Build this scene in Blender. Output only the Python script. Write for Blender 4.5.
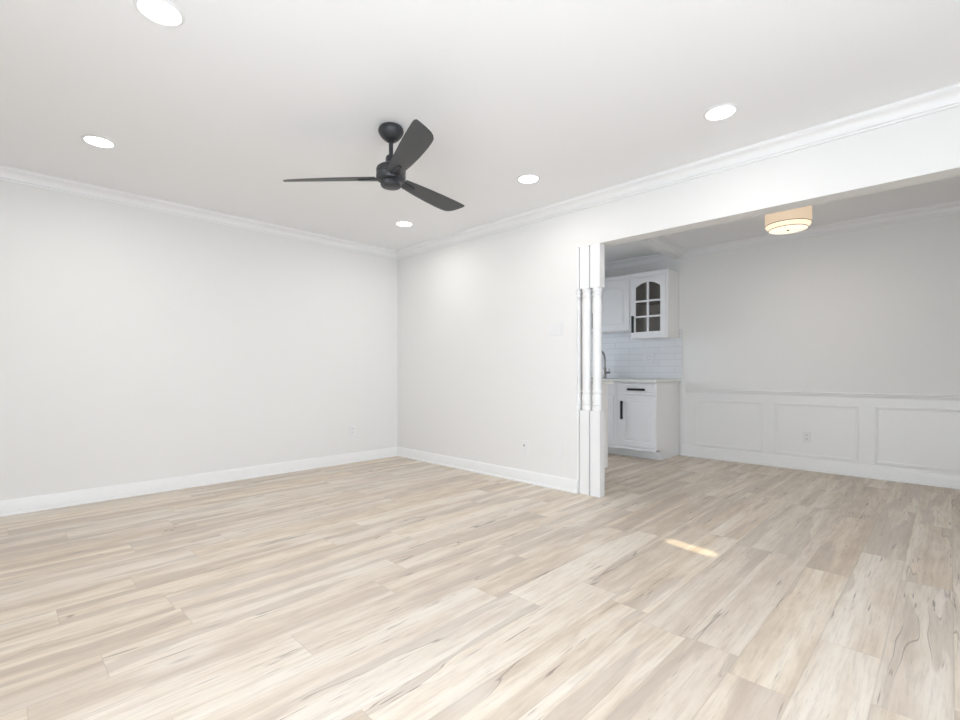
import bpy, bmesh, math, random
from mathutils import Vector, Matrix

S = bpy.context.scene
for o in list(bpy.data.objects):
    bpy.data.objects.remove(o, do_unlink=True)
COL = S.collection
PI = math.pi
R = math.radians

# ------------------------------------------------------------------ camera, sky, sun, windows' light, exposure
CAM_H = 1.017
cam_d = bpy.data.cameras.new('camera')
cam = bpy.data.objects.new('camera', cam_d)
COL.objects.link(cam)
cam.location = (0, 0, CAM_H)
cam.rotation_euler = (PI / 2, 0, -R(90 - 44.45))
cam_d.sensor_fit = 'HORIZONTAL'
cam_d.sensor_width = 36.0
cam_d.lens = 479.0 / 960.0 * 36.0
cam_d.shift_y = 11.0 / 960.0
cam_d.clip_start = 0.02
S.camera = cam

S.view_settings.view_transform = 'Standard'
S.view_settings.look = 'None'
S.view_settings.gamma = 1.0
S.view_settings.use_curve_mapping = False
S.view_settings.exposure = 0.56

SKY = (0.82, 0.90, 1.0)
SKY_STRENGTH = 7.6
LED_WATTS = 3.4
LED_COLOUR = (1.0, 0.98, 0.95)
DINING_WATTS = 2.4
world = bpy.data.worlds.new('sky')
S.world = world
world.use_nodes = True
bg = world.node_tree.nodes['Background']
bg.inputs['Color'].default_value = (*SKY, 1)
bg.inputs['Strength'].default_value = SKY_STRENGTH

sun_d = bpy.data.lights.new('sun', 'SUN')
sun_d.energy = 3.2
sun_d.color = (1.0, 0.86, 0.58)
sun_d.angle = R(0.7)
sun = bpy.data.objects.new('sun', sun_d)
sun.rotation_euler = Vector((0.157, 1.0, -math.tan(R(35)) * 1.0123)).to_track_quat('-Z', 'Y').to_euler()
COL.objects.link(sun)

def portal(name, loc, rot, sx, sy):
    d = bpy.data.lights.new(name, 'AREA')
    d.shape = 'RECTANGLE'
    d.size, d.size_y = sx, sy
    d.cycles.is_portal = True
    o = bpy.data.objects.new(name, d)
    o.location, o.rotation_euler = loc, rot
    COL.objects.link(o)
    return o

# room outline (metres; camera stands at the origin)
XB, XP, XQ, XF = -0.60, 3.42, 3.565, 5.86      # rear wall, partition near / far face, far wall
YR, YL = -1.60, 4.75                           # right-hand wall, left wall
ZC, ZD = 2.44, 2.475                           # living ceiling, dining and kitchen ceiling
# unseen window openings, placed and sized for the light they let in: (y0, y1, z0, z1) in the rear wall, (x0, x1, z0, z1) in the kitchen end;
# a slot added to the right-hand wall lets one sliver of sun onto the floor
WIN_REAR = (0.15, 1.15, 0.30, 1.60)
WIN_SIDE_ADDED = (-0.48, 0.90, 0.08, 2.05)  # unseen opening added to brighten the left wall and the ceiling
ADDED_SUN_SLOT = (2.338, 2.446, 1.79, 2.09)
WIN_KIT = (4.10, 5.30, 1.05, 1.80)
portal('rear_window_daylight', (XB - 0.06, (WIN_REAR[0] + WIN_REAR[1]) / 2, (WIN_REAR[2] + WIN_REAR[3]) / 2),
       (0, -PI / 2, 0), WIN_REAR[3] - WIN_REAR[2], WIN_REAR[1] - WIN_REAR[0])
portal('side_window_daylight', ((WIN_SIDE_ADDED[0] + WIN_SIDE_ADDED[1]) / 2, YR - 0.06, (WIN_SIDE_ADDED[2] + WIN_SIDE_ADDED[3]) / 2),
       (PI / 2, 0, 0), WIN_SIDE_ADDED[1] - WIN_SIDE_ADDED[0], WIN_SIDE_ADDED[3] - WIN_SIDE_ADDED[2])
portal('kitchen_window_daylight', ((WIN_KIT[0] + WIN_KIT[1]) / 2, YL + 0.06, (WIN_KIT[2] + WIN_KIT[3]) / 2),
       (-PI / 2, 0, 0), WIN_KIT[1] - WIN_KIT[0], WIN_KIT[3] - WIN_KIT[2])

# ------------------------------------------------------------------ materials
def mat(name, col, rough=0.6, metal=0.0, spec=0.5, bump=None, emit=None):
    m = bpy.data.materials.new(name)
    m.use_nodes = True
    nt = m.node_tree
    b = nt.nodes['Principled BSDF']
    b.inputs['Base Color'].default_value = (*col, 1)
    b.inputs['Roughness'].default_value = rough
    b.inputs['Metallic'].default_value = metal
    b.inputs['Specular IOR Level'].default_value = spec
    if emit:
        b.inputs['Emission Color'].default_value = (*emit[0], 1)
        b.inputs['Emission Strength'].default_value = emit[1]
    if bump:
        tc = nt.nodes.new('ShaderNodeTexCoord')
        nz = nt.nodes.new('ShaderNodeTexNoise')
        nz.inputs['Scale'].default_value = bump[0]
        nz.inputs['Detail'].default_value = 3
        bp = nt.nodes.new('ShaderNodeBump')
        bp.inputs['Strength'].default_value = bump[1]
        bp.inputs['Distance'].default_value = 0.002
        nt.links.new(tc.outputs['Object'], nz.inputs['Vector'])
        nt.links.new(nz.outputs['Fac'], bp.inputs['Height'])
        nt.links.new(bp.outputs['Normal'], b.inputs['Normal'])
    return m

class NT:
    """small helper for building node graphs"""
    def __init__(s, m):
        s.t = m.node_tree
        s.n, s.l = s.t.nodes, s.t.links
    def put(s, sock, v):
        if isinstance(v, bpy.types.NodeSocket):
            s.l.new(v, sock)
        else:
            sock.default_value = v
    def math(s, op, a, b=0.0, c=0.0, clamp=False):
        x = s.n.new('ShaderNodeMath')
        x.operation = op
        x.use_clamp = clamp
        s.put(x.inputs[0], a); s.put(x.inputs[1], b); s.put(x.inputs[2], c)
        return x.outputs[0]
    def vec(s, x, y, z):
        c = s.n.new('ShaderNodeCombineXYZ')
        s.put(c.inputs[0], x); s.put(c.inputs[1], y); s.put(c.inputs[2], z)
        return c.outputs[0]
    def noise(s, v, scale, detail=2.0, rough=0.5, dist=0.0):
        x = s.n.new('ShaderNodeTexNoise')
        s.put(x.inputs['Vector'], v)
        x.inputs['Scale'].default_value = scale
        x.inputs['Detail'].default_value = detail
        x.inputs['Roughness'].default_value = rough
        x.inputs['Distortion'].default_value = dist
        return x.outputs['Fac']
    def white(s, v):
        x = s.n.new('ShaderNodeTexWhiteNoise')
        x.noise_dimensions = '3D'
        s.put(x.inputs['Vector'], v)
        return x
    def ramp(s, f, stops):
        x = s.n.new('ShaderNodeValToRGB')
        s.put(x.inputs[0], f)
        e = x.color_ramp.elements
        while len(e) < len(stops):
            e.new(0.5)
        for i, (p, c) in enumerate(stops):
            e[i].position = p
            e[i].color = (*c, 1) if len(c) == 3 else c
        return x.outputs[0]
    def mix(s, f, a, b, mode='MIX'):
        x = s.n.new('ShaderNodeMix')
        x.data_type = 'RGBA'
        x.blend_type = mode
        s.put(x.inputs[0], f)
        for k, v in ((6, a), (7, b)):
            if isinstance(v, tuple) and len(v) == 3:
                v = (*v, 1)
            s.put(x.inputs[k], v)
        return x.outputs[2]
    def maprange(s, v, a, b, c=0.0, d=1.0):
        x = s.n.new('ShaderNodeMapRange')
        x.interpolation_type = 'SMOOTHSTEP'
        s.put(x.inputs[0], v)
        for k, q in zip((1, 2, 3, 4), (a, b, c, d)):
            x.inputs[k].default_value = q
        return x.outputs[0]

def floor_material():
    m = mat('bleached_plank_floor', (0.6, 0.5, 0.4), 0.38, spec=0.45)
    g = NT(m)
    b = g.n['Principled BSDF']
    tc = g.n.new('ShaderNodeTexCoord')
    sp = g.n.new('ShaderNodeSeparateXYZ')
    g.l.new(tc.outputs['Object'], sp.inputs[0])
    x, y = sp.outputs[0], sp.outputs[1]
    W, L = 0.182, 1.22
    yr = g.math('DIVIDE', g.math('ADD', y, 20.03), W)
    row = g.math('FLOOR', yr)
    fy = g.math('SUBTRACT', yr, row)
    off = g.white(g.vec(row, 3.7, 1.3)).outputs['Value']
    xr = g.math('ADD', g.math('DIVIDE', g.math('ADD', x, 20.0), L), off)
    colm = g.math('FLOOR', xr)
    fx = g.math('SUBTRACT', xr, colm)
    pid = g.white(g.vec(row, colm, 7.1))
    ps = g.n.new('ShaderNodeSeparateColor')
    g.l.new(pid.outputs['Color'], ps.inputs[0])
    r1, r2, r3 = ps.outputs[0], ps.outputs[1], ps.outputs[2]
    ox = g.math('MULTIPLY', r1, 37.0)
    oy = g.math('MULTIPLY', r2, 53.0)
    # warped plank coordinates so the grain wanders
    px, py = g.math('ADD', x, ox), g.math('ADD', y, oy)
    warp = g.math('SUBTRACT', g.noise(g.vec(g.math('MULTIPLY', px, 1.5), g.math('MULTIPLY', py, 4.0), 0.0), 1.0, 2.0), 0.5)
    pyw = g.math('ADD', py, g.math('MULTIPLY', warp, 0.035))
    pyz = g.math('ADD', py, g.math('MULTIPLY', warp, 0.10))
    # soft bands and mottling
    band = g.noise(g.vec(g.math('MULTIPLY', px, 0.45), g.math('MULTIPLY', pyw, 12.0), r3), 1.0, 2.0, 0.5)
    mott = g.noise(g.vec(g.math('MULTIPLY', px, 4.0), g.math('MULTIPLY', pyw, 14.0), r1), 1.0, 3.0, 0.6)
    fine = g.noise(g.vec(g.math('MULTIPLY', px, 5.0), g.math('MULTIPLY', pyw, 75.0), r2), 1.0, 4.0, 0.7)
    t = g.math('ADD', g.math('MULTIPLY', band, 0.62), g.math('MULTIPLY', mott, 0.38))
    t = g.math('ADD', t, g.math('MULTIPLY', g.math('SUBTRACT', r2, 0.5), 0.12))
    base = g.ramp(t, [(0.36, (0.60, 0.49, 0.375)), (0.46, (0.71, 0.60, 0.475)), (0.56, (0.80, 0.705, 0.585)),
                      (0.68, (0.855, 0.78, 0.68))])
    # greyer planks
    base = g.mix(g.math('MULTIPLY', r3, 0.30), base, (0.60, 0.565, 0.53), 'MIX')
    # heartwood: a darker zone with a wandering, partly dark-lined edge
    hz = g.noise(g.vec(g.math('MULTIPLY', px, 0.62), g.math('MULTIPLY', pyz, 7.5), r1), 1.0, 2.5, 0.5)
    zone = g.maprange(hz, 0.545, 0.575)
    base = g.mix(g.math('MULTIPLY', zone, 0.48), base, (0.50, 0.42, 0.35))
    base = g.mix(g.maprange(fine, 0.42, 0.72, 0.0, 0.36), base, (0.42, 0.345, 0.285))
    cont = g.math('ABSOLUTE', g.math('SUBTRACT', hz, 0.553))
    line = g.maprange(cont, 0.0, 0.007, 1.0, 0.0)
    keep = g.noise(g.vec(g.math('MULTIPLY', px, 1.7), g.math('MULTIPLY', py, 5.0), 5.0), 1.0, 1.0)
    line = g.math('MULTIPLY', line, g.maprange(keep, 0.50, 0.62))
    base = g.mix(g.math('MULTIPLY', line, 0.75), base, (0.25, 0.20, 0.165))
    # short cracks
    cr = g.noise(g.vec(g.math('MULTIPLY', px, 4.0), g.math('MULTIPLY', pyw, 95.0), 2.0), 1.0, 2.0, 0.6)
    ck = g.noise(g.vec(g.math('MULTIPLY', px, 2.3), g.math('MULTIPLY', py, 10.0), 9.0), 1.0, 1.0)
    crack = g.math('MULTIPLY', g.maprange(cr, 0.60, 0.68), g.maprange(ck, 0.53, 0.62))
    base = g.mix(g.math('MULTIPLY', crack, 0.75), base, (0.20, 0.155, 0.13))
    # knots: stretched cells with a dark heart and a brown ring
    vo = g.n.new('ShaderNodeTexVoronoi')
    vo.feature = 'F1'
    vo.inputs['Scale'].default_value = 1.0
    g.l.new(g.vec(g.math('MULTIPLY', px, 1.1), g.math('MULTIPLY', pyw, 3.6), 0.0), vo.inputs['Vector'])
    pale = g.math('MULTIPLY', g.maprange(vo.outputs['Distance'], 0.05, 0.22, 1.0, 0.0), 0.45)
    base = g.mix(pale, base, (0.86, 0.80, 0.72))
    kn = g.maprange(vo.outputs['Distance'], 0.015, 0.075, 1.0, 0.0)
    sel = g.n.new('ShaderNodeSeparateColor')
    g.l.new(vo.outputs['Color'], sel.inputs[0])
    kn = g.math('MULTIPLY', kn, g.maprange(sel.outputs[0], 0.30, 0.35))
    base = g.mix(g.math('MULTIPLY', kn, 0.7), base, (0.27, 0.20, 0.155))
    # plank seams
    ey = g.math('MULTIPLY', g.math('MINIMUM', fy, g.math('SUBTRACT', 1.0, fy)), W)
    ex = g.math('MULTIPLY', g.math('MINIMUM', fx, g.math('SUBTRACT', 1.0, fx)), L)
    seam = g.maprange(g.math('MINIMUM', ex, ey), 0.0008, 0.0024, 1.0, 0.0)
    base = g.mix(g.math('MULTIPLY', seam, 0.25), base, (0.30, 0.24, 0.19))
    g.l.new(base, b.inputs['Base Color'])
    hgt = g.math('SUBTRACT', g.math('MULTIPLY', fine, 0.25), seam)
    bp = g.n.new('ShaderNodeBump')
    bp.inputs['Strength'].default_value = 0.25
    bp.inputs['Distance'].default_value = 0.0012
    g.l.new(hgt, bp.inputs['Height'])
    g.l.new(bp.outputs['Normal'], b.inputs['Normal'])
    g.l.new(g.math('ADD', 0.34, g.math('MULTIPLY', fine, 0.14)), b.inputs['Roughness'])
    return m

def tile_material():
    m = mat('white_subway_tile', (0.72, 0.73, 0.75), 0.18)
    g = NT(m)
    b = g.n['Principled BSDF']
    tc = g.n.new('ShaderNodeTexCoord')
    sp = g.n.new('ShaderNodeSeparateXYZ')
    g.l.new(tc.outputs['Object'], sp.inputs[0])
    br = g.n.new('ShaderNodeTexBrick')
    br.inputs['Scale'].default_value = 1.0
    br.inputs['Brick Width'].default_value = 0.40
    br.inputs['Row Height'].default_value = 0.079
    br.inputs['Mortar Size'].default_value = 0.0028
    br.inputs['Mortar Smooth'].default_value = 0.2
    br.inputs['Color1'].default_value = (0.76, 0.77, 0.79, 1)
    br.inputs['Color2'].default_value = (0.745, 0.755, 0.775, 1)
    br.inputs['Mortar'].default_value = (0.62, 0.62, 0.63, 1)
    g.l.new(g.vec(sp.outputs[1], g.math('SUBTRACT', sp.outputs[2], 0.92), 0.0), br.inputs['Vector'])
    g.l.new(br.outputs['Color'], b.inputs['Base Color'])
    bp = g.n.new('ShaderNodeBump')
    bp.invert = True
    bp.inputs['Strength'].default_value = 0.6
    bp.inputs['Distance'].default_value = 0.002
    g.l.new(br.outputs['Fac'], bp.inputs['Height'])
    g.l.new(bp.outputs['Normal'], b.inputs['Normal'])
    return m

def glass_material():
    m = bpy.data.materials.new('cabinet_glass')
    m.use_nodes = True
    g = NT(m)
    g.n.remove(g.n['Principled BSDF'])
    out = g.n['Material Output']
    tr = g.n.new('ShaderNodeBsdfTransparent')
    tr.inputs[0].default_value = (0.86, 0.88, 0.88, 1)
    gl = g.n.new('ShaderNodeBsdfGlossy')
    gl.inputs['Roughness'].default_value = 0.03
    fr = g.n.new('ShaderNodeFresnel')
    fr.inputs[0].default_value = 1.5
    mx = g.n.new('ShaderNodeMixShader')
    g.l.new(fr.outputs[0], mx.inputs[0])
    g.l.new(tr.outputs[0], mx.inputs[1])
    g.l.new(gl.outputs[0], mx.inputs[2])
    g.l.new(mx.outputs[0], out.inputs[0])
    return m

M = {
    'wall': mat('warm_white_wall_paint', (0.845, 0.838, 0.822), 0.75, spec=0.25, bump=(260, 0.12)),
    'ceil': mat('white_ceiling_paint', (0.92, 0.92, 0.925), 0.85, spec=0.2, bump=(200, 0.10)),
    'trim': mat('white_trim_paint', (0.89, 0.89, 0.885), 0.38),
    'post': mat('white_gloss_post_paint', (0.88, 0.88, 0.88), 0.35),
    'cab': mat('cabinet_white_paint', (0.90, 0.905, 0.915), 0.35),
    'cabside': mat('cabinet_side_paint', (0.90, 0.893, 0.88), 0.45),
    'cabin': mat('cabinet_brown_interior', (0.68, 0.58, 0.51), 0.6),
    'counter': mat('pale_stone_counter', (0.80, 0.80, 0.77), 0.25, bump=(60, 0.02)),
    'black': mat('matte_black_pull', (0.012, 0.012, 0.014), 0.4),
    'fan': mat('fan_charcoal_metal', (0.040, 0.042, 0.047), 0.38, metal=0.3),
    'blade': mat('fan_charcoal_blade', (0.060, 0.062, 0.066), 0.45),
    'plate': mat('white_plastic', (0.84, 0.84, 0.84), 0.3),
    'plate2': mat('pale_grey_plastic', (0.74, 0.74, 0.75), 0.3),
    'slot': mat('dark_slot', (0.05, 0.05, 0.05), 0.5),
    'steel': mat('brushed_steel', (0.27, 0.26, 0.25), 0.28, metal=1.0),
    'led': mat('led_lens', (0.9, 0.9, 0.9), 0.4, emit=((1.0, 0.97, 0.93), 9.0)),
    'ring': mat('downlight_ring', (0.85, 0.85, 0.85), 0.4),
    'shade': mat('lit_fabric_shade', (0.72, 0.62, 0.50), 0.8, emit=((1.0, 0.74, 0.50), 0.33)),
    'shade2': mat('lit_inner_shade', (0.75, 0.65, 0.5), 0.8, emit=((1.0, 0.82, 0.60), 0.60)),
    'diff': mat('lit_diffuser', (0.8, 0.75, 0.65), 0.5, emit=((1.0, 0.86, 0.68), 0.62)),
    'bronze': mat('dark_bronze', (0.03, 0.025, 0.02), 0.4, metal=0.5),
    'floor': floor_material(),
    'tile': tile_material(),
    'paving': mat('dark_garden_paving', (0.10, 0.10, 0.10), 0.9, bump=(20, 0.3)),
    'glass': glass_material(),
}

# ------------------------------------------------------------------ mesh helpers
def box(bm, x0, x1, y0, y1, z0, z1, bev=0.0):
    m = Matrix.LocRotScale(((x0 + x1) / 2, (y0 + y1) / 2, (z0 + z1) / 2), None, (x1 - x0, y1 - y0, z1 - z0))
    r = bmesh.ops.create_cube(bm, size=1.0, matrix=m)
    if bev:
        es = list({e for v in r['verts'] for e in v.link_edges})
        bmesh.ops.bevel(bm, geom=es, offset=bev, segments=2, profile=0.5, affect='EDGES')

def BX(*a, bev=0.0):
    bm = bmesh.new()
    box(bm, *a, bev=bev)
    return bm

def prism(bm, pts, fn, a, b):
    """closed outline pts (u, v) swept from a to b; fn(u, v, w) -> xyz; a, b numbers or functions of (u, v)"""
    fa = a if callable(a) else (lambda u, v: a)
    fb = b if callable(b) else (lambda u, v: b)
    A = [bm.verts.new(fn(u, v, fa(u, v))) for u, v in pts]
    B = [bm.verts.new(fn(u, v, fb(u, v))) for u, v in pts]
    n = len(pts)
    for i in range(n):
        bm.faces.new((A[i], A[(i + 1) % n], B[(i + 1) % n], B[i]))
    bm.faces.new(A)
    bm.faces.new(B)

def lathe(bm, prof, cx=0, cy=0, n=40, a0=0.0, a1=2 * PI):
    full = abs(a1 - a0 - 2 * PI) < 1e-6
    k = n if full else n + 1
    rings = []
    for r, z in prof:
        if r < 1e-6:
            rings.append([bm.verts.new((cx, cy, z))])
        else:
            rings.append([bm.verts.new((cx + r * math.cos(a0 + (a1 - a0) * i / n), cy + r * math.sin(a0 + (a1 - a0) * i / n), z)) for i in range(k)])
    for A, B in zip(rings, rings[1:]):
        m = n
        for i in range(m):
            j = (i + 1) % k
            if len(A) == 1 and len(B) == 1:
                continue
            if len(A) == 1:
                bm.faces.new((A[0], B[i], B[j]))
            elif len(B) == 1:
                bm.faces.new((A[i], A[j], B[0]))
            else:
                bm.faces.new((A[i], A[j], B[j], B[i]))
    return rings

def tube(bm, pts, r, n=12):
    rings = []
    for i, p in enumerate(pts):
        p = Vector(p)
        a = Vector(pts[max(i - 1, 0)]); c = Vector(pts[min(i + 1, len(pts) - 1)])
        t = (c - a).normalized()
        s = t.cross(Vector((0, 1, 0.001))).normalized()
        u = s.cross(t).normalized()
        rings.append([bm.verts.new(p + r * (math.cos(2 * PI * k / n) * s + math.sin(2 * PI * k / n) * u)) for k in range(n)])
    for A, B in zip(rings, rings[1:]):
        for k in range(n):
            bm.faces.new((A[k], A[(k + 1) % n], B[(k + 1) % n], B[k]))
    bm.faces.new(rings[0]); bm.faces.new(rings[-1])

def obj(name, bm, m, parent=None, smooth=None):
    bmesh.ops.recalc_face_normals(bm, faces=bm.faces)
    me = bpy.data.meshes.new(name)
    bm.to_mesh(me)
    bm.free()
    me.materials.append(M[m] if isinstance(m, str) else m)
    o = bpy.data.objects.new(name, me)
    COL.objects.link(o)
    if parent is not None:
        o.parent = parent
        # geometry is written in world metres: keep it there
        o.matrix_parent_inverse = Matrix.Translation(parent.location).inverted()
    if smooth is not None:
        me.polygons.foreach_set('use_smooth', [True] * len(me.polygons))
        me.set_sharp_from_angle(angle=R(smooth))
    return o

def struct(name, bm, m, label=None, smooth=None):
    o = obj(name, bm, m, None, smooth)
    o['kind'] = 'structure'
    if label:
        o['label'] = label
    return o

def thing(name, label, cat, loc, group=None):
    o = bpy.data.objects.new(name, None)
    o.empty_display_size = 0.1
    o.location = loc
    COL.objects.link(o)
    o['label'] = label
    o['category'] = cat
    if group:
        o['group'] = group
    return o

def tag(o, label, cat, group=None):
    o['label'] = label
    o['category'] = cat
    if group:
        o['group'] = group
    return o

# ------------------------------------------------------------------ the setting
T = 0.14
struct('floor', BX(XB - T, XF + T, YR - T, YL + T, -0.10, 0.0), 'floor', 'bleached wood-look plank floor running through both rooms')
struct('ceiling', BX(XB - T, XP, YR - T, YL + T, ZC, ZC + 0.16), 'ceil', 'white ceiling of the living room')
struct('ceiling_dining', BX(XQ, XF + T, YR - T, YL + T, ZD, ZD + 0.125), 'ceil', 'white ceiling over the dining area and kitchen')
struct('wall_left', BX(XB - T, XP, YL, YL + T, 0, ZC), 'wall', 'long warm white wall on the left')
POST_Y0 = 2.2235
OPEN_R = -1.0
ZH = 2.045
bm = bmesh.new()
box(bm, XP, XQ, POST_Y0, YL + T, 0, ZD + 0.125)
struct('wall_header', BX(XP, XQ, OPEN_R, POST_Y0, ZH, ZD + 0.125), 'wall', 'header over the wide opening to the dining area')
struct('wall_opening', BX(XP, XQ, YR - T, OPEN_R, 0, ZD + 0.125), 'wall')
struct('wall_right', bm, 'wall', 'warm white partition wall with the wide opening to the dining area')
struct('wall_far', BX(XF, XF + T, YR - T, YL + T, 0, ZD), 'wall', 'far wall of dining area and kitchen')
# rear wall and right-hand wall, behind and beside the camera, with openings shaped for the light
bm = bmesh.new()
y0, y1, z0, z1 = WIN_REAR
box(bm, XB - T, XB, YR - T, y0, 0, ZC); box(bm, XB - T, XB, y1, YL, 0, ZC)
box(bm, XB - T, XB, y0, y1, 0, z0); box(bm, XB - T, XB, y0, y1, z1, ZC)
struct('wall_rear', bm, 'wall')
bm = bmesh.new()
x0, x1, z0, z1 = WIN_SIDE_ADDED
u0, u1, v0, v1 = ADDED_SUN_SLOT
box(bm, XB, x0, YR - T, YR, 0, ZC)
box(bm, x0, x1, YR - T, YR, 0, z0); box(bm, x0, x1, YR - T, YR, z1, ZC)
box(bm, x1, u0, YR - T, YR, 0, ZC); box(bm, u1, XP, YR - T, YR, 0, ZC)
box(bm, u0, u1, YR - T, YR, 0, v0); box(bm, u0, u1, YR - T, YR, v1, ZC)
struct('wall_front', bm, 'wall')
struct('wall_dining', BX(XQ, XF, YR - T, YR, 0, ZD), 'wall')
bm = bmesh.new()
x0, x1, z0, z1 = WIN_KIT
box(bm, XQ, x0, YL, YL + T, 0, ZD); box(bm, x1, XF, YL, YL + T, 0, ZD)
box(bm, x0, x1, YL, YL + T, 0, z0); box(bm, x0, x1, YL, YL + T, z1, ZD)
struct('wall_kitchen', bm, 'wall')

struct('ground', BX(1.0, 9.0, YL + T + 0.02, 14.0, -0.12, -0.02), 'paving')  # unseen dark slab, added to cut upward light onto the kitchen ceiling

def window_frame(name, wall, a0, a1, z0, z1, mull):
    """frame and mullions standing inside a wall opening; wall = ('x', pos) or ('y', pos)"""
    bm = bmesh.new()
    ax, c = wall
    def bar(p0, p1, q0, q1):
        if ax == 'x':
            box(bm, c - 0.03, c + 0.03, p0, p1, q0, q1)
        else:
            box(bm, p0, p1, c - 0.03, c + 0.03, q0, q1)
    w = 0.045
    bar(a0, a1, z0, z0 + w); bar(a0, a1, z1 - w, z1)
    bar(a0, a0 + w, z0 + w, z1 - w); bar(a1 - w, a1, z0 + w, z1 - w)
    for k in range(1, mull):
        p = a0 + (a1 - a0) * k / mull
        bar(p - w / 2, p + w / 2, z0 + w, z1 - w)
    return struct(name, bm, 'trim')
window_frame('window_1', ('x', XB - 0.09), *WIN_REAR, 3)
window_frame('window_3', ('y', YR - 0.09), *WIN_SIDE_ADDED, 2)
struct('roof_porch', BX(-1.1, 2.15, YR - T - 2.3, YR - T, 2.30, 2.40), 'trim')  # unseen slab added outside to keep direct sun out of the side opening
window_frame('window_2', ('y', YL + 0.09), *WIN_KIT, 2)

# beam between dining area and kitchen
BY0, BY1, BZ = 2.318, 2.412, 2.392
struct('trim_1', BX(XQ, XF, BY0, BY1, BZ, ZD), 'ceil', 'low beam between the dining area and the kitchen')

# crown moulding: profile (projection from wall, drop from ceiling)
def crown_profile(d=0.086, p=0.07):
    P = [(0, d), (0.012, d), (0.0135, d - 0.010), (0.010, d - 0.0125), (0.018, d - 0.016)]
    for i in range(7):
        a = i / 6 * PI / 2
        P.append((0.018 + (p - 0.030) * (1 - math.cos(a)), d - 0.018 - (d - 0.042) * math.sin(a)))
    P += [(p - 0.008, 0.020), (p - 0.002, 0.016), (p - 0.002, 0.0085), (p, 0.0075), (p, 0), (0, 0)]
    return P
CP = crown_profile()
def run_x(name, prof, Y, sgn, Z, a, b, m, label=None, up=False):
    """moulding along X against the wall plane Y, sticking out by sgn; a, b may be functions of (u, v)"""
    bm = bmesh.new()
    prism(bm, prof, lambda u, v, w: (w, Y + sgn * u, (Z + v) if up else (Z - v)), a, b)
    return struct(name, bm, m, label, 40)
def run_y(name, prof, X, sgn, Z, a, b, m, label=None, up=False):
    bm = bmesh.new()
    prism(bm, prof, lambda u, v, w: (X + sgn * u, w, (Z + v) if up else (Z - v)), a, b)
    return struct(name, bm, m, label, 40)
run_x('trim_2', CP, YL, -1, ZC, XB, lambda u, v: XP - u, 'trim', 'crown moulding over the left wall')
run_y('trim_3', CP, XP, -1, ZC, YR, lambda u, v: YL - u, 'trim', 'crown moulding over the partition wall and opening')
run_y('trim_4', CP, XF, -1, ZD, YR, lambda u, v: BY0 - u * 1.571, 'trim', 'crown moulding over the dining wall')
BP = crown_profile(0.082, 0.11)
run_x('trim_5', BP, BY0, -1, ZD, XQ, lambda u, v: XF - u * 0.636, 'trim', 'crown moulding along the beam')
run_y('trim_6', CP, XF, -1, ZD, BY1, YL, 'trim', 'crown moulding over the kitchen cabinets')

# baseboards
def base_profile(h, t=0.014, shoe=0.012):
    P = [(0, 0), (t + shoe, 0), (t + shoe, 0.006)]
    for i in range(1, 5):
        a = i / 4 * PI / 2
        P.append((t + shoe * math.cos(a), 0.006 + shoe * math.sin(a)))
    P += [(t, h - 0.016), (t - 0.004, h - 0.006), (0.006, h), (0, h)]
    return P
BB = base_profile(0.108)
run_x('baseboard_left', BB, YL, -1, 0, XB, lambda u, v: XP - u, 'trim', 'white baseboard along the left wall', True)
run_y('baseboard_right', BB, XP, -1, 0, 2.206, lambda u, v: YL - u, 'trim', 'white baseboard along the partition wall', True)
DB = base_profile(0.123)
WX = XF - 0.008                     # face of the painted wainscot
run_y('baseboard_far', DB, WX, -1, 0, YR, 2.312, 'trim', 'white baseboard under the wainscot panels', True)

# wainscot: white painted lower wall, chair rail, picture-frame mouldings
bm = bmesh.new()
box(bm, WX, XF, YR, 2.272, 0, 0.765)
box(bm, WX - 0.004, XF, 2.272, 2.318, 0, 0.900)
struct('trim_7', bm, 'trim', 'white wainscot below the chair rail')
CR = [(0, 0), (0.010, 0), (0.012, 0.012), (0.016, 0.016), (0.020, 0.026), (0.018, 0.032), (0.026, 0.036), (0.028, 0.042), (0.024, 0.050), (0, 0.050)]
run_y('trim_8', CR, XF, -1, 0.757, YR, 2.272, 'trim', 'white chair rail on the dining wall', True)

def frame_mould(name, y0, y1, z0, z1, label=None):
    bm = bmesh.new()
    w = 0.024
    P = [(0, 0), (0.007, 0), (0.011, 0.005), (0.007, 0.010), (0.009, 0.016), (0.005, w), (0, w)]   # (projection, inward offset)
    loops = []
    for u, v in P:
        loops.append([bm.verts.new((WX - u, yy, zz)) for yy, zz in
                      ((y0 + v, z0 + v), (y1 - v, z0 + v), (y1 - v, z1 - v), (y0 + v, z1 - v))])
    k = len(P)
    for i in range(k):
        A, B = loops[i], loops[(i + 1) % k]
        for j in range(4):
            bm.faces.new((A[j], A[(j + 1) % 4], B[(j + 1) % 4], B[j]))
    return struct(name, bm, 'trim', label)
for i, (a, b) in enumerate([(1.452, 2.158), (0.626, 1.333), (-0.201, 0.506), (-1.028, -0.321)]):
    frame_mould('trim_%d' % (9 + i), a, b, 0.145, 0.682)

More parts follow.
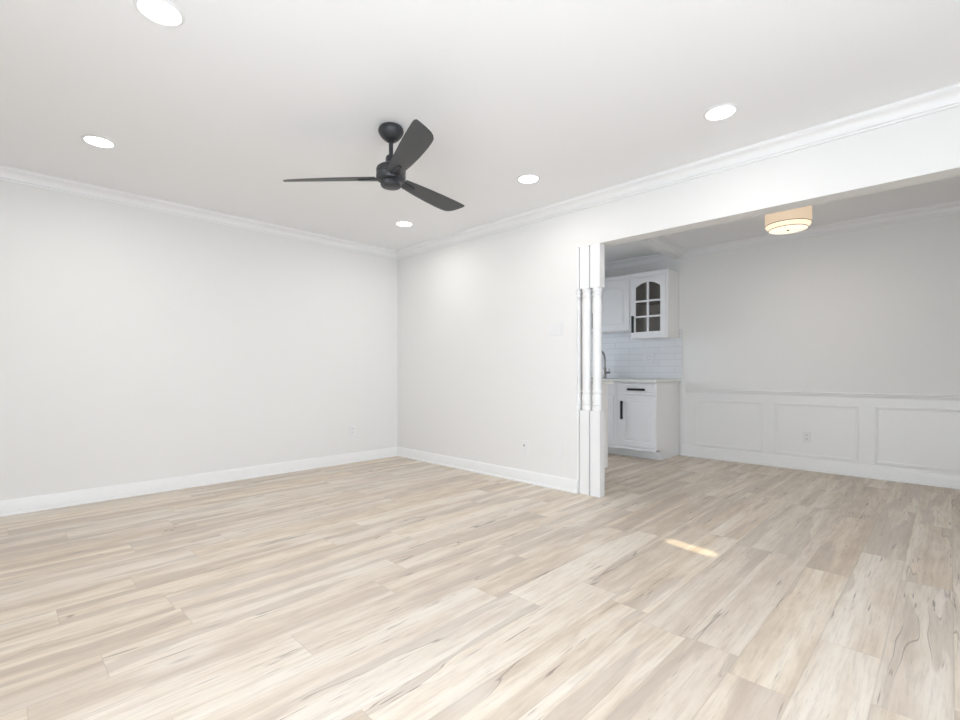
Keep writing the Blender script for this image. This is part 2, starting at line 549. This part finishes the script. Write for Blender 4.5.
# ------------------------------------------------------------------ turned posts at the end of the partition wall
PX, PY = 0.077, 0.0895              # section of the square blocks
TURN = [(0.034, 0.688), (0.0385, 0.694), (0.041, 0.705), (0.040, 0.722), (0.037, 0.733), (0.0395, 0.737), (0.0415, 0.743),
        (0.0395, 0.749), (0.0365, 0.753), (0.0395, 0.775), (0.0395, 0.800), (0.036, 0.824), (0.0325, 0.833), (0.036, 0.838),
        (0.039, 0.846), (0.039, 0.855), (0.036, 0.863), (0.033, 0.868), (0.0345, 0.90), (0.0355, 1.05), (0.0360, 1.066),
        (0.0362, 1.070), (0.0357, 1.074), (0.0365, 1.25), (0.0365, 1.48), (0.0368, 1.492), (0.039, 1.496), (0.039, 1.504),
        (0.0365, 1.508), (0.0385, 1.535), (0.0390, 1.56), (0.036, 1.60), (0.031, 1.622), (0.031, 1.628), (0.036, 1.634),
        (0.038, 1.642), (0.036, 1.650), (0.032, 1.656), (0.032, 1.664), (0.037, 1.672), (0.039, 1.684), (0.0385, 1.692), (0.034, 1.698)]
def post(cy, label, cut=None):
    """cut: the post is let into the wall, only the part in front of this Y shows and is built"""
    cx = XP + PX / 2 + 0.001
    t = thing('turned_post', label, 'post', (cx, cy if cut is None else cut - 0.006, 0), 'white turned posts')
    def finish(name, bm, smooth=None):
        if cut is not None:
            geom = bm.verts[:] + bm.edges[:] + bm.faces[:]
            r = bmesh.ops.bisect_plane(bm, geom=geom, plane_co=(0, cut, 0), plane_no=(0, 1, 0), clear_outer=True)
            bmesh.ops.holes_fill(bm, edges=[e for e in bm.edges if e.is_boundary])
        obj(name, bm, 'post', t, smooth)
    bm = bmesh.new(); box(bm, cx - PX / 2, cx + PX / 2, cy - PY / 2, cy + PY / 2, 0.0, 0.690, bev=0.002)
    finish('base_block', bm)
    bm = bmesh.new()
    rr = lathe(bm, TURN, cx, cy, 48)
    bm.faces.new(rr[0]); bm.faces.new(rr[-1])
    finish('turned_shaft', bm, 35)
    bm = bmesh.new(); box(bm, cx - PX / 2, cx + PX / 2, cy - PY / 2, cy + PY / 2, 1.696, ZH, bev=0.002)
    finish('top_block', bm)
    return t
post(2.053, 'white turned post at the open end, nearest the dining area')
post(2.152, 'white turned post in the middle, between the end post and the wall')
post(2.2480, 'white turned post let into the end of the partition wall, only an edge showing', POST_Y0)

# ------------------------------------------------------------------ kitchen
FY0, FY1, FY2 = 2.346, 2.822, 3.75           # ends of the two base units on the far wall

def shaker(bm, xf, y0, y1, z0, z1, rail=0.055, t=0.02, dip=0.012, lip=0.014):
    """door slab facing -X with a recessed panel framed by a sloped moulding"""
    def ring(xx, i):
        return [bm.verts.new((xx, a, b)) for a, b in ((y0 + i, z0 + i), (y1 - i, z0 + i), (y1 - i, z1 - i), (y0 + i, z1 - i))]
    L = [ring(xf + t, 0), ring(xf + 0.003, 0), ring(xf, 0.003), ring(xf, rail), ring(xf + dip, rail + 0.004), ring(xf + dip, rail + lip), ring(xf + dip * 0.5, rail + lip + 0.006)]
    for A, B in zip(L, L[1:]):
        for j in range(4):
            bm.faces.new((A[j], A[(j + 1) % 4], B[(j + 1) % 4], B[j]))
    bm.faces.new(L[0]); bm.faces.new(L[-1])

def pull(parent, xf, yc, zc, length, vertical):
    bm = bmesh.new()
    h = length / 2
    if vertical:
        box(bm, xf - 0.034, xf - 0.022, yc - 0.014, yc + 0.014, zc - h, zc + h, bev=0.002)
        for s in (-1, 1):
            box(bm, xf - 0.026, xf, yc - 0.006, yc + 0.006, zc + s * (h - 0.02) - 0.006, zc + s * (h - 0.02) + 0.006)
    else:
        box(bm, xf - 0.034, xf - 0.022, yc - h, yc + h, zc - 0.013, zc + 0.013, bev=0.002)
        for s in (-1, 1):
            box(bm, xf - 0.026, xf, yc + s * (h - 0.02) - 0.006, yc + s * (h - 0.02) + 0.006, zc - 0.006, zc + 0.006)
    return obj('handle', bm, 'black', parent)

DX = 5.198                                    # face of doors and drawers
CX = DX + 0.02                               # face frame
CB = XF - 0.009                              # cabinet backs clear of the tile and wainscot
def base_unit(y0, y1, label, doors, drawers, pull_door=True):
    t = thing('base_cabinet', label, 'cabinet', ((CX + XF) / 2, (y0 + y1) / 2, 0), 'kitchen base cabinets')
    bm = bmesh.new()
    box(bm, CX, CB, y0 + 0.001, y1 - 0.001, 0.100, 0.888)
    obj('body', bm, 'cabside', t)
    bm = bmesh.new()
    box(bm, CX - 0.004, CX + 0.001, y0 + 0.001, y1 - 0.001, 0.122, 0.888)
    box(bm, CX - 0.022, CX + 0.09, y0 + 0.001, y1 - 0.001, 0.103, 0.122, bev=0.003)
    obj('face_frame', bm, 'cab', t)
    bm = bmesh.new()
    box(bm, 5.34, CB, y0 + 0.001, y1 - 0.001, 0, 0.100)
    obj('toe_kick', bm, 'cab', t)
    for a, b, py in doors:
        bm = bmesh.new(); shaker(bm, DX - 0.004, a, b, 0.146, 0.722)
        d = obj('door', bm, 'cab', t)
        if py is not None:
            pull(d, DX - 0.004, py, 0.560, 0.215, True)
    for a, b, py in drawers:
        bm = bmesh.new(); shaker(bm, DX - 0.004, a, b, 0.742, 0.872, rail=0.016, dip=0.004, lip=0.006)
        d = obj('drawer', bm, 'cab', t)
        if py is not None:
            pull(d, DX - 0.004, py, 0.804, 0.215, False)
    return t
base_unit(FY0, FY1, 'white base cabinet at the open end of the far kitchen run, drawer over door',
          [(2.354, 2.772, 2.748)], [(2.354, 2.772, 2.568)])
base_unit(FY1, FY2, 'white base cabinet further into the kitchen, partly hidden by the turned posts',
          [(2.868, 3.285, 3.262), (3.295, 3.712, 3.320)], [(2.868, 3.712, None)])
tag(obj('countertop', BX(5.163, XF - 0.001, 2.318, FY2 + 0.02, 0.889, 0.920, bev=0.003), 'counter'),
    'pale stone countertop on the far kitchen run under the tile backsplash', 'countertop', None)

# near run behind the partition wall
NX1, NY0, NY1 = 4.125, 2.335, 4.0
t = thing('base_cabinet', 'white base cabinet behind the turned posts, only its plain end panel in view', 'cabinet', (3.85, 3.1, 0), 'kitchen base cabinets')
obj('body', BX(XQ + 0.004, NX1, NY0, NY1, 0.100, 0.893), 'cabside', t)
obj('toe_kick', BX(XQ + 0.004, 4.05, NY0 + 0.001, NY1, 0, 0.100), 'cab', t)
for a, b in ((2.345, 2.755), (2.765, 3.175), (3.185, 3.595), (3.605, 3.99)):
    bm = bmesh.new()
    box(bm, NX1, NX1 + 0.02, a, b, 0.13, 0.87, bev=0.003)
    obj('door', bm, 'cab', t)
tag(obj('countertop', BX(XQ + 0.002, 4.180, 2.308, NY1 + 0.01, 0.894, 0.922, bev=0.003), 'counter'),
    'pale stone countertop just behind the turned posts', 'countertop')

# backsplash
tag(obj('tile_backsplash', BX(XF - 0.009, XF - 0.001, 2.318, FY2, 0.921, 1.530), 'tile'),
    'white subway tile backsplash between countertop and wall cabinets', 'backsplash')

# wall cabinet with the arched glass door
UX = 5.545
def arch_z(y, ya, yb, zs, rise):
    c, h = (ya + yb) / 2, (yb - ya) / 2
    return zs + rise * (1 - ((y - c) / h) ** 2)

UB = XF - 0.009
t = thing('wall_cabinet', 'white wall cabinet with an arched six-pane glass door, at the end of the row', 'cabinet', (5.7, 2.58, 1.415), 'kitchen wall cabinets')
uy0, uy1, uz0, uz1 = 2.352, 2.816, 1.416, 2.214
bm = bmesh.new()
box(bm, UX + 0.02, UB, uy0, uy0 + 0.016, uz0, uz1)
box(bm, UX + 0.02, UB, uy1 - 0.016, uy1, uz0, uz1)
box(bm, UX + 0.02, UB, uy0 + 0.016, uy1 - 0.016, uz0, uz0 + 0.018)
box(bm, UX + 0.02, UB, uy0 + 0.016, uy1 - 0.016, uz1 - 0.05, uz1)
obj('body', bm, 'cabside', t)
bm = bmesh.new()
box(bm, UB - 0.004, UB - 0.001, uy0 + 0.016, uy1 - 0.016, uz0 + 0.018, uz1 - 0.05)
box(bm, UX + 0.024, UB - 0.004, uy0 + 0.016, uy0 + 0.019, uz0 + 0.018, uz1 - 0.05)
box(bm, UX + 0.024, UB - 0.004, uy1 - 0.019, uy1 - 0.016, uz0 + 0.018, uz1 - 0.05)
box(bm, UX + 0.024, UB - 0.004, uy0 + 0.019, uy1 - 0.019, uz1 - 0.054, uz1 - 0.05)
box(bm, UX + 0.024, UB - 0.004, uy0 + 0.019, uy1 - 0.019, uz0 + 0.018, uz0 + 0.021)
obj('lining', bm, 'cabin', t)
bm = bmesh.new()
box(bm, UX + 0.03, UB - 0.005, uy0 + 0.0195, uy1 - 0.0195, 1.855, 1.871)
obj('shelf', bm, 'cabin', t)
bm = bmesh.new()
box(bm, UX, UX + 0.02, uy0, 2.392, uz0, uz1)
box(bm, UX, UX + 0.02, 2.798, uy1, uz0, uz1)
box(bm, UX, UX + 0.02, 2.392, 2.798, uz0, 1.440)
box(bm, UX, UX + 0.02, 2.392, 2.798, 2.110, uz1)
box(bm, UX - 0.012, UX, uy0 - 0.002, uy1, 2.165, uz1, bev=0.004)
obj('face_frame', bm, 'cab', t)

def arched_door(bm, xf, y0, y1, z0, z1, ya, yb, za, zs, rise, th=0.02):
    """door slab with an arched opening (ya..yb, za..zs plus rise)"""
    N = 14
    # frame pieces as quads strips: left stile, right stile, bottom rail, arched top rail
    box(bm, xf, xf + th, y0, ya, z0, z1)
    box(bm, xf, xf + th, yb, y1, z0, z1)
    box(bm, xf, xf + th, ya, yb, z0, za)
    for i in range(N):
        p, q = ya + (yb - ya) * i / N, ya + (yb - ya) * (i + 1) / N
        zp, zq = arch_z(p, ya, yb, zs, rise), arch_z(q, ya, yb, zs, rise)
        prism(bm, [(p, zp), (q, zq), (q, z1), (p, z1)], lambda u, v, w: (w, u, v), xf, xf + th)
ya, yb = 2.440, 2.752
DXU = UX - 0.021
bm = bmesh.new()
arched_door(bm, DXU, 2.384, 2.806, 1.434, 2.140, ya, yb, 1.492, 2.034, 0.058)
bmesh.ops.remove_doubles(bm, verts=bm.verts, dist=1e-5)
d = obj('door', bm, 'cab', t)
bm = bmesh.new()
yc = (ya + yb) / 2
box(bm, DXU + 0.001, DXU + 0.016, yc - 0.012, yc + 0.012, 1.492, 2.092)
for z in (1.675, 1.863):
    box(bm, DXU + 0.001, DXU + 0.016, ya, yc - 0.012, z - 0.011, z + 0.011)
    box(bm, DXU + 0.001, DXU + 0.016, yc + 0.012, yb, z - 0.011, z + 0.011)
obj('muntins', bm, 'cab', d)
bm = bmesh.new()
pts = [(ya - 0.006, 1.486), (yb + 0.006, 1.486)]
for i in range(15):
    y = yb - (yb - ya) * i / 14
    pts.append((y, arch_z(y, ya, yb, 2.034, 0.058) + 0.004))
prism(bm, pts, lambda u, v, w: (w, u, v), DXU + 0.0162, DXU + 0.0192)
obj('glass_pane', bm, 'glass', d)
pull(d, DXU, 2.774, 1.588, 0.205, True)

# solid wall cabinet beside it
t = thing('wall_cabinet', 'white wall cabinet with solid arched-panel doors, partly hidden by the turned posts', 'cabinet', (5.7, 3.29, 1.527), 'kitchen wall cabinets')
vy0, vy1, vz0 = 2.818, 3.75, 1.527
obj('body', BX(UX + 0.02, UB, vy0, vy1, vz0, uz1), 'cabside', t)
bm = bmesh.new()
box(bm, UX, UX + 0.02, vy0, vy1, vz0, uz1)
box(bm, UX - 0.012, UX, vy0, vy1, 2.165, uz1, bev=0.004)
obj('face_frame', bm, 'cab', t)
for a, b in ((2.838, 3.280), (3.290, 3.735)):
    bm = bmesh.new()
    pa, pb = a + 0.055, b - 0.055
    arched_door(bm, DXU, a, b, 1.540, 2.140, pa, pb, 1.592, 2.030, 0.050)
    # raised panel: bevelled field inside the arch
    def outline(i, n=14):
        P = [(pa + i, 1.592 + i), (pb - i, 1.592 + i)]
        for k in range(n + 1):
            y = pb - i - (pb - pa - 2 * i) * k / n
            P.append((y, arch_z(y, pa, pb, 2.030, 0.050) - i))
        return P
    L = []
    for i, xx in ((-0.001, DXU + 0.010), (0.010, DXU + 0.012), (0.032, DXU + 0.004)):
        L.append([bm.verts.new((xx, u, v)) for u, v in outline(i)])
    n = len(L[0])
    for A, B in zip(L, L[1:]):
        for j in range(n):
            bm.faces.new((A[j], A[(j + 1) % n], B[(j + 1) % n], B[j]))
    bm.faces.new(L[-1])
    d = obj('door', bm, 'cab', t)
    if a > 3:
        pull(d, DXU, a + 0.03, 1.67, 0.205, True)

# faucet at the far counter
fx, fy, fz = 5.72, 3.285, 0.920
t = thing('faucet', 'brushed steel gooseneck faucet on the far counter, seen past the posts', 'faucet', (fx, fy, fz))
bm = bmesh.new()
rr = lathe(bm, [(0.0, 0.920), (0.030, 0.920), (0.030, 0.928), (0.024, 0.932), (0.023, 1.055), (0.018, 1.065), (0.0, 1.065)], fx, fy, 24)
obj('body', bm, 'steel', t, 40)
bm = bmesh.new()
P = [(fx, fy, 1.06), (fx, fy, 1.18)]
for k in range(1, 13):
    a = PI * k / 12
    P.append((fx - 0.10 + 0.10 * math.cos(a), fy, 1.18 + 0.10 * math.sin(a)))
P.append((fx - 0.20, fy, 1.13))
tube(bm, P, 0.0135, 14)
obj('spout', bm, 'steel', t, 50)
bm = bmesh.new()
tube(bm, [(fx, fy - 0.020, 0.995), (fx + 0.004, fy - 0.075, 0.998)], 0.015, 12)
tube(bm, [(fx, fy - 0.066, 0.995), (fx, fy - 0.066, 1.05)], 0.006, 10)
obj('lever', bm, 'steel', t, 50)

# ------------------------------------------------------------------ wall plates
def plate(name, label, cat, pos, axis, w, h, kind, group=None, n=1):
    """axis 'x': on a wall facing -X; axis 'y': on a wall facing -Y. pos = centre on the wall face"""
    t = thing(name, label, cat, pos, group)
    cx, cy, cz = pos
    def bxx(bm, a0, a1, p0, p1, z0, z1, bev=0.0):      # a along the wall, p outwards
        if axis == 'x':
            box(bm, cx - p1, cx - p0, cy + a0, cy + a1, cz + z0, cz + z1, bev=bev)
        else:
            box(bm, cx + a0, cx + a1, cy - p1, cy - p0, cz + z0, cz + z1, bev=bev)
    pm = 'plate2' if kind == 'mixed' else 'plate'
    bm = bmesh.new(); bxx(bm, -w / 2, w / 2, 0, 0.006, -h / 2, h / 2, bev=0.0025)
    obj('cover_plate', bm, pm, t)
    if kind == 'outlet':
        for s in (-1, 1):
            bm = bmesh.new(); bxx(bm, -0.017, 0.017, 0.006, 0.0085, s * 0.0195 - 0.014, s * 0.0195 + 0.014, bev=0.001)
            o = obj('socket', bm, 'plate', t)
            for q in (-0.006, 0.006):
                bm = bmesh.new()
                bxx(bm, q - 0.0012, q + 0.0012, 0.0085, 0.009, s * 0.0195 - 0.005, s * 0.0195 + 0.006)
                obj('slot', bm, 'slot', o)
    elif kind == 'rocker':
        for k in range(n):
            a = (k - (n - 1) / 2) * 0.046
            bm = bmesh.new(); bxx(bm, a - 0.0165, a + 0.0165, 0.006, 0.0105, -0.033, 0.033, bev=0.0015)
            obj('rocker', bm, 'plate', t)
    elif kind == 'cable':
        bm = bmesh.new(); bxx(bm, -0.013, 0.013, 0.006, 0.012, -0.001, 0.025, bev=0.002)
        o = obj('jack', bm, 'plate', t)
        bm = bmesh.new(); bxx(bm, -0.006, 0.006, 0.012, 0.0135, 0.004, 0.020)
        obj('jack_hole', bm, 'slot', o)
    elif kind == 'blank':
        for s in (-1, 1):
            bm = bmesh.new(); bxx(bm, -0.003, 0.003, 0.006, 0.0072, s * 0.042 - 0.003, s * 0.042 + 0.003)
            obj('screw', bm, 'plate', t)
    elif kind == 'mixed':
        bm = bmesh.new(); bxx(bm, 0.0065, 0.0395, 0.006, 0.0105, -0.033, 0.033, bev=0.0015)
        obj('rocker', bm, pm, t)
        bm = bmesh.new(); bxx(bm, -0.0395, -0.0065, 0.006, 0.0085, -0.033, 0.033, bev=0.0015)
        o = obj('socket', bm, pm, t)
        for s in (-1, 1):
            for q in (-0.029, -0.017):
                bm = bmesh.new()
                bxx(bm, q - 0.0012, q + 0.0012, 0.0085, 0.009, s * 0.0195 - 0.005, s * 0.0195 + 0.006)
                obj('slot', bm, 'slot', o)
    return t
plate('light_switch', 'white three-rocker switch plate on the partition wall beside the posts', 'switch', (XP, 2.440, 1.380), 'x', 0.163, 0.117, 'rocker', None, 3)
plate('cable_outlet', 'white wall plate with a dark cable socket, low on the partition wall', 'outlet', (XP, 2.778, 0.325), 'x', 0.072, 0.117, 'cable', 'low wall plates')
plate('blank_plate', 'plain white wall plate low on the partition wall, nearest the posts', 'outlet', (XP, 2.400, 0.335), 'x', 0.080, 0.117, 'blank', 'low wall plates')
plate('wall_outlet', 'white outlet low on the left wall near the corner', 'outlet', (2.812, YL, 0.355), 'y', 0.072, 0.117, 'outlet', 'low wall plates')
plate('wall_outlet', 'white outlet inside the middle wainscot panel of the dining wall', 'outlet', (WX, 1.047, 0.340), 'x', 0.072, 0.117, 'outlet', 'low wall plates')
plate('wall_outlet', 'white double-width switch and outlet plate on the tile backsplash', 'outlet', (XF - 0.009, 2.737, 1.183), 'x', 0.150, 0.125, 'mixed')

# ------------------------------------------------------------------ recessed ceiling lights
def downlight(x, y, label, power=1.0):
    t = thing('recessed_light', label, 'ceiling light', (x, y, ZC), 'recessed ceiling lights')
    bm = bmesh.new()
    lathe(bm, [(0.070, ZC - 0.001), (0.070, ZC - 0.006), (0.074, ZC - 0.009), (0.082, ZC - 0.006), (0.086, ZC - 0.001), (0.070, ZC - 0.001)], x, y, 48)
    obj('trim_ring', bm, 'ring', t, 40)
    bm = bmesh.new()
    lathe(bm, [(0.0, ZC - 0.0055), (0.050, ZC - 0.0055), (0.0695, ZC - 0.0045), (0.0695, ZC - 0.001), (0.0, ZC - 0.001)], x, y, 48)
    obj('lens', bm, 'led', t, 40)
    d = bpy.data.lights.new('lamp_light', 'AREA')
    d.shape = 'DISK'
    d.size = 0.13
    d.energy = LED_WATTS * power
    d.color = LED_COLOUR
    d.spread = R(170)
    o = bpy.data.objects.new('lamp_light', d)
    o.location = (0, 0, -0.012)
    COL.objects.link(o)
    o.parent = t
downlight(0.465, 2.225, 'round recessed light cut by the top edge, nearest the camera on the left', 1.7)
downlight(0.465, 3.760, 'round recessed light nearest the left wall, left of the fan', 0.9)
downlight(2.788, 3.757, 'round recessed light beyond the fan, nearest the far corner', 0.7)
downlight(2.778, 2.224, 'round recessed light just right of the fan, second along the partition wall', 0.6)
downlight(2.803, 0.900, 'round recessed light furthest right, above the dining opening', 0.3)


# ------------------------------------------------------------------ ceiling fan
FX, FY = 1.631, 2.327
fan = thing('ceiling_fan', 'charcoal three-blade ceiling fan on a short downrod', 'ceiling fan', (FX, FY, ZC))
bm = bmesh.new()
P = [(0.0, ZC - 0.0005), (0.058, ZC - 0.0005), (0.066, ZC - 0.006), (0.071, ZC - 0.014), (0.0735, ZC - 0.024), (0.072, ZC - 0.034), (0.066, ZC - 0.047), (0.056, ZC - 0.060), (0.045, ZC - 0.071), (0.036, ZC - 0.079), (0.0, ZC - 0.081)]
lathe(bm, P, FX, FY, 48)
obj('canopy', bm, 'fan', fan, 40)
bm = bmesh.new()
lathe(bm, [(0.0, 2.362), (0.022, 2.362), (0.022, 2.352), (0.0125, 2.346), (0.0125, 2.262), (0.0, 2.262)], FX, FY, 24)
obj('downrod', bm, 'fan', fan, 40)
bm = bmesh.new()
lathe(bm, [(0.0, 2.272), (0.022, 2.272), (0.030, 2.262), (0.033, 2.230), (0.045, 2.218), (0.068, 2.210), (0.081, 2.200), (0.085, 2.190), (0.085, 2.174),
           (0.082, 2.170), (0.082, 2.163), (0.085, 2.159), (0.085, 2.140), (0.078, 2.127), (0.064, 2.121), (0.0, 2.121)], FX, FY, 48)
obj('motor_housing', bm, 'fan', fan, 35)
bm = bmesh.new()
lathe(bm, [(0.0, 2.122), (0.056, 2.122), (0.060, 2.117), (0.060, 2.098), (0.054, 2.090), (0.040, 2.086), (0.0, 2.084)], FX, FY, 48)
obj('hub_cap', bm, 'fan', fan, 35)

BZC = 2.142
def pitch(r):
    return R(9.0 + 8.0 * max(0.0, min(1.0, (r - 0.09) / 0.56)))
def at_blade(ang, r, q, w):
    """point on a twisted blade: radius r, tangent offset q, height w over its mid plane"""
    ca, sa, p = math.cos(ang), math.sin(ang), pitch(r)
    st = q * math.cos(p) + w * math.sin(p)
    return (FX + r * ca - st * sa, FY + r * sa + st * ca, BZC - q * math.sin(p) + w * math.cos(p))
def width_at(r):
    up = [(0.090, 0.038), (0.16, 0.046), (0.25, 0.056), (0.36, 0.064), (0.48, 0.068), (0.555, 0.067), (0.588, 0.062), (0.612, 0.051), (0.632, 0.032), (0.647, 0.004), (0.657, -0.026), (0.662, -0.046)]
    dn = [(0.090, -0.046), (0.16, -0.052), (0.28, -0.058), (0.42, -0.062), (0.55, -0.063), (0.62, -0.062), (0.650, -0.060), (0.660, -0.055), (0.662, -0.047)]
    def ip(T):
        for (a, u), (b, v) in zip(T, T[1:]):
            if a <= r <= b:
                return u + (v - u) * (r - a) / (b - a)
        return T[-1][1]
    return ip(dn), ip(up)
def blade_mesh(ang, th=0.0032):
    bm = bmesh.new()
    rs = [0.090 + 0.47 * i / 24 for i in range(24)] + [0.56, 0.575, 0.588, 0.60, 0.612, 0.622, 0.632, 0.640, 0.647, 0.652, 0.657, 0.660, 0.662]
    K = 8
    rows = []
    for r in rs:
        a, b = width_at(r)
        ring = []
        for sgn in (1, -1):
            for k in range(K + 1):
                f = k / K if sgn == 1 else 1 - k / K
                edge = (1 - abs(2 * f - 1) ** 6) ** 0.5
                t = th * (0.15 + 0.85 * edge) * (1.25 - 0.5 * (r - 0.09) / 0.57)
                ring.append(bm.verts.new(at_blade(ang, r, a + (b - a) * f, sgn * t)))
        rows.append(ring)
    n = 2 * (K + 1)
    for A, B in zip(rows, rows[1:]):
        for k in range(n):
            bm.faces.new((A[k], A[(k + 1) % n], B[(k + 1) % n], B[k]))
    bm.faces.new(rows[0]); bm.faces.new(rows[-1])
    return bm
def arm_mesh(ang):
    bm = bmesh.new()
    pts = [(0.055, -0.024), (0.10, -0.022), (0.15, -0.017), (0.190, -0.012), (0.200, 0.0), (0.190, 0.012), (0.15, 0.017), (0.10, 0.022), (0.055, 0.024)]
    prism(bm, pts, lambda r, q, w: at_blade(ang, r, q, w), -0.0105, -0.0045)
    return bm
for deg in (131.0, 10.5, -111.0):
    a = R(deg)
    b = obj('blade', blade_mesh(a), 'blade', fan, 40)
    obj('blade_arm', arm_mesh(a), 'fan', b)

# ------------------------------------------------------------------ dining ceiling lamp
LX, LY = 4.85, 1.005
lamp = thing('ceiling_lamp', 'lit two-tier drum ceiling lamp with a warm fabric shade over the dining area', 'ceiling lamp', (LX, LY, ZD))
bm = bmesh.new()
lathe(bm, [(0.0, ZD - 0.001), (0.13, ZD - 0.001), (0.13, ZD - 0.012), (0.0, ZD - 0.012)], LX, LY, 48)
obj('ceiling_plate', bm, 'ring', lamp, 40)
bm = bmesh.new()
lathe(bm, [(0.173, ZD - 0.013), (0.173, 2.290), (0.1712, 2.290), (0.1712, ZD - 0.013), (0.173, ZD - 0.013)], LX, LY, 64)
obj('outer_shade', bm, 'shade', lamp, 40)
bm = bmesh.new()
lathe(bm, [(0.1735, 2.290), (0.1735, 2.286), (0.170, 2.286), (0.170, 2.290), (0.1735, 2.290)], LX, LY, 64)
obj('shade_rim', bm, 'bronze', lamp, 40)
bm = bmesh.new()
lathe(bm, [(0.1705, 2.2855), (0.168, 2.276), (0.156, 2.262), (0.147, 2.252), (0.145, 2.254), (0.166, 2.279), (0.168, 2.2855), (0.1705, 2.2855)], LX, LY, 64)
obj('inner_shade', bm, 'shade2', lamp, 40)
bm = bmesh.new()
lathe(bm, [(0.0, 2.244), (0.143, 2.245), (0.1445, 2.248), (0.143, 2.2515), (0.0, 2.2515)], LX, LY, 64)
obj('diffuser', bm, 'diff', lamp, 40)
bm = bmesh.new()
lathe(bm, [(0.145, 2.2475), (0.148, 2.2475), (0.148, 2.2515), (0.145, 2.2515), (0.145, 2.2475)], LX, LY, 64)
obj('diffuser_rim', bm, 'bronze', lamp, 40)
bm = bmesh.new()
lathe(bm, [(0.0, 2.234), (0.008, 2.235), (0.013, 2.239), (0.010, 2.244), (0.0, 2.244)], LX, LY, 20)
obj('finial', bm, 'bronze', lamp, 40)
d = bpy.data.lights.new('lamp_light', 'AREA')
d.shape = 'DISK'
d.size = 0.27
d.energy = DINING_WATTS
d.color = (1.0, 0.90, 0.76)
o = bpy.data.objects.new('lamp_light', d)
o.location = (0, 0, 2.242 - ZD)
COL.objects.link(o)
o.parent = lamp
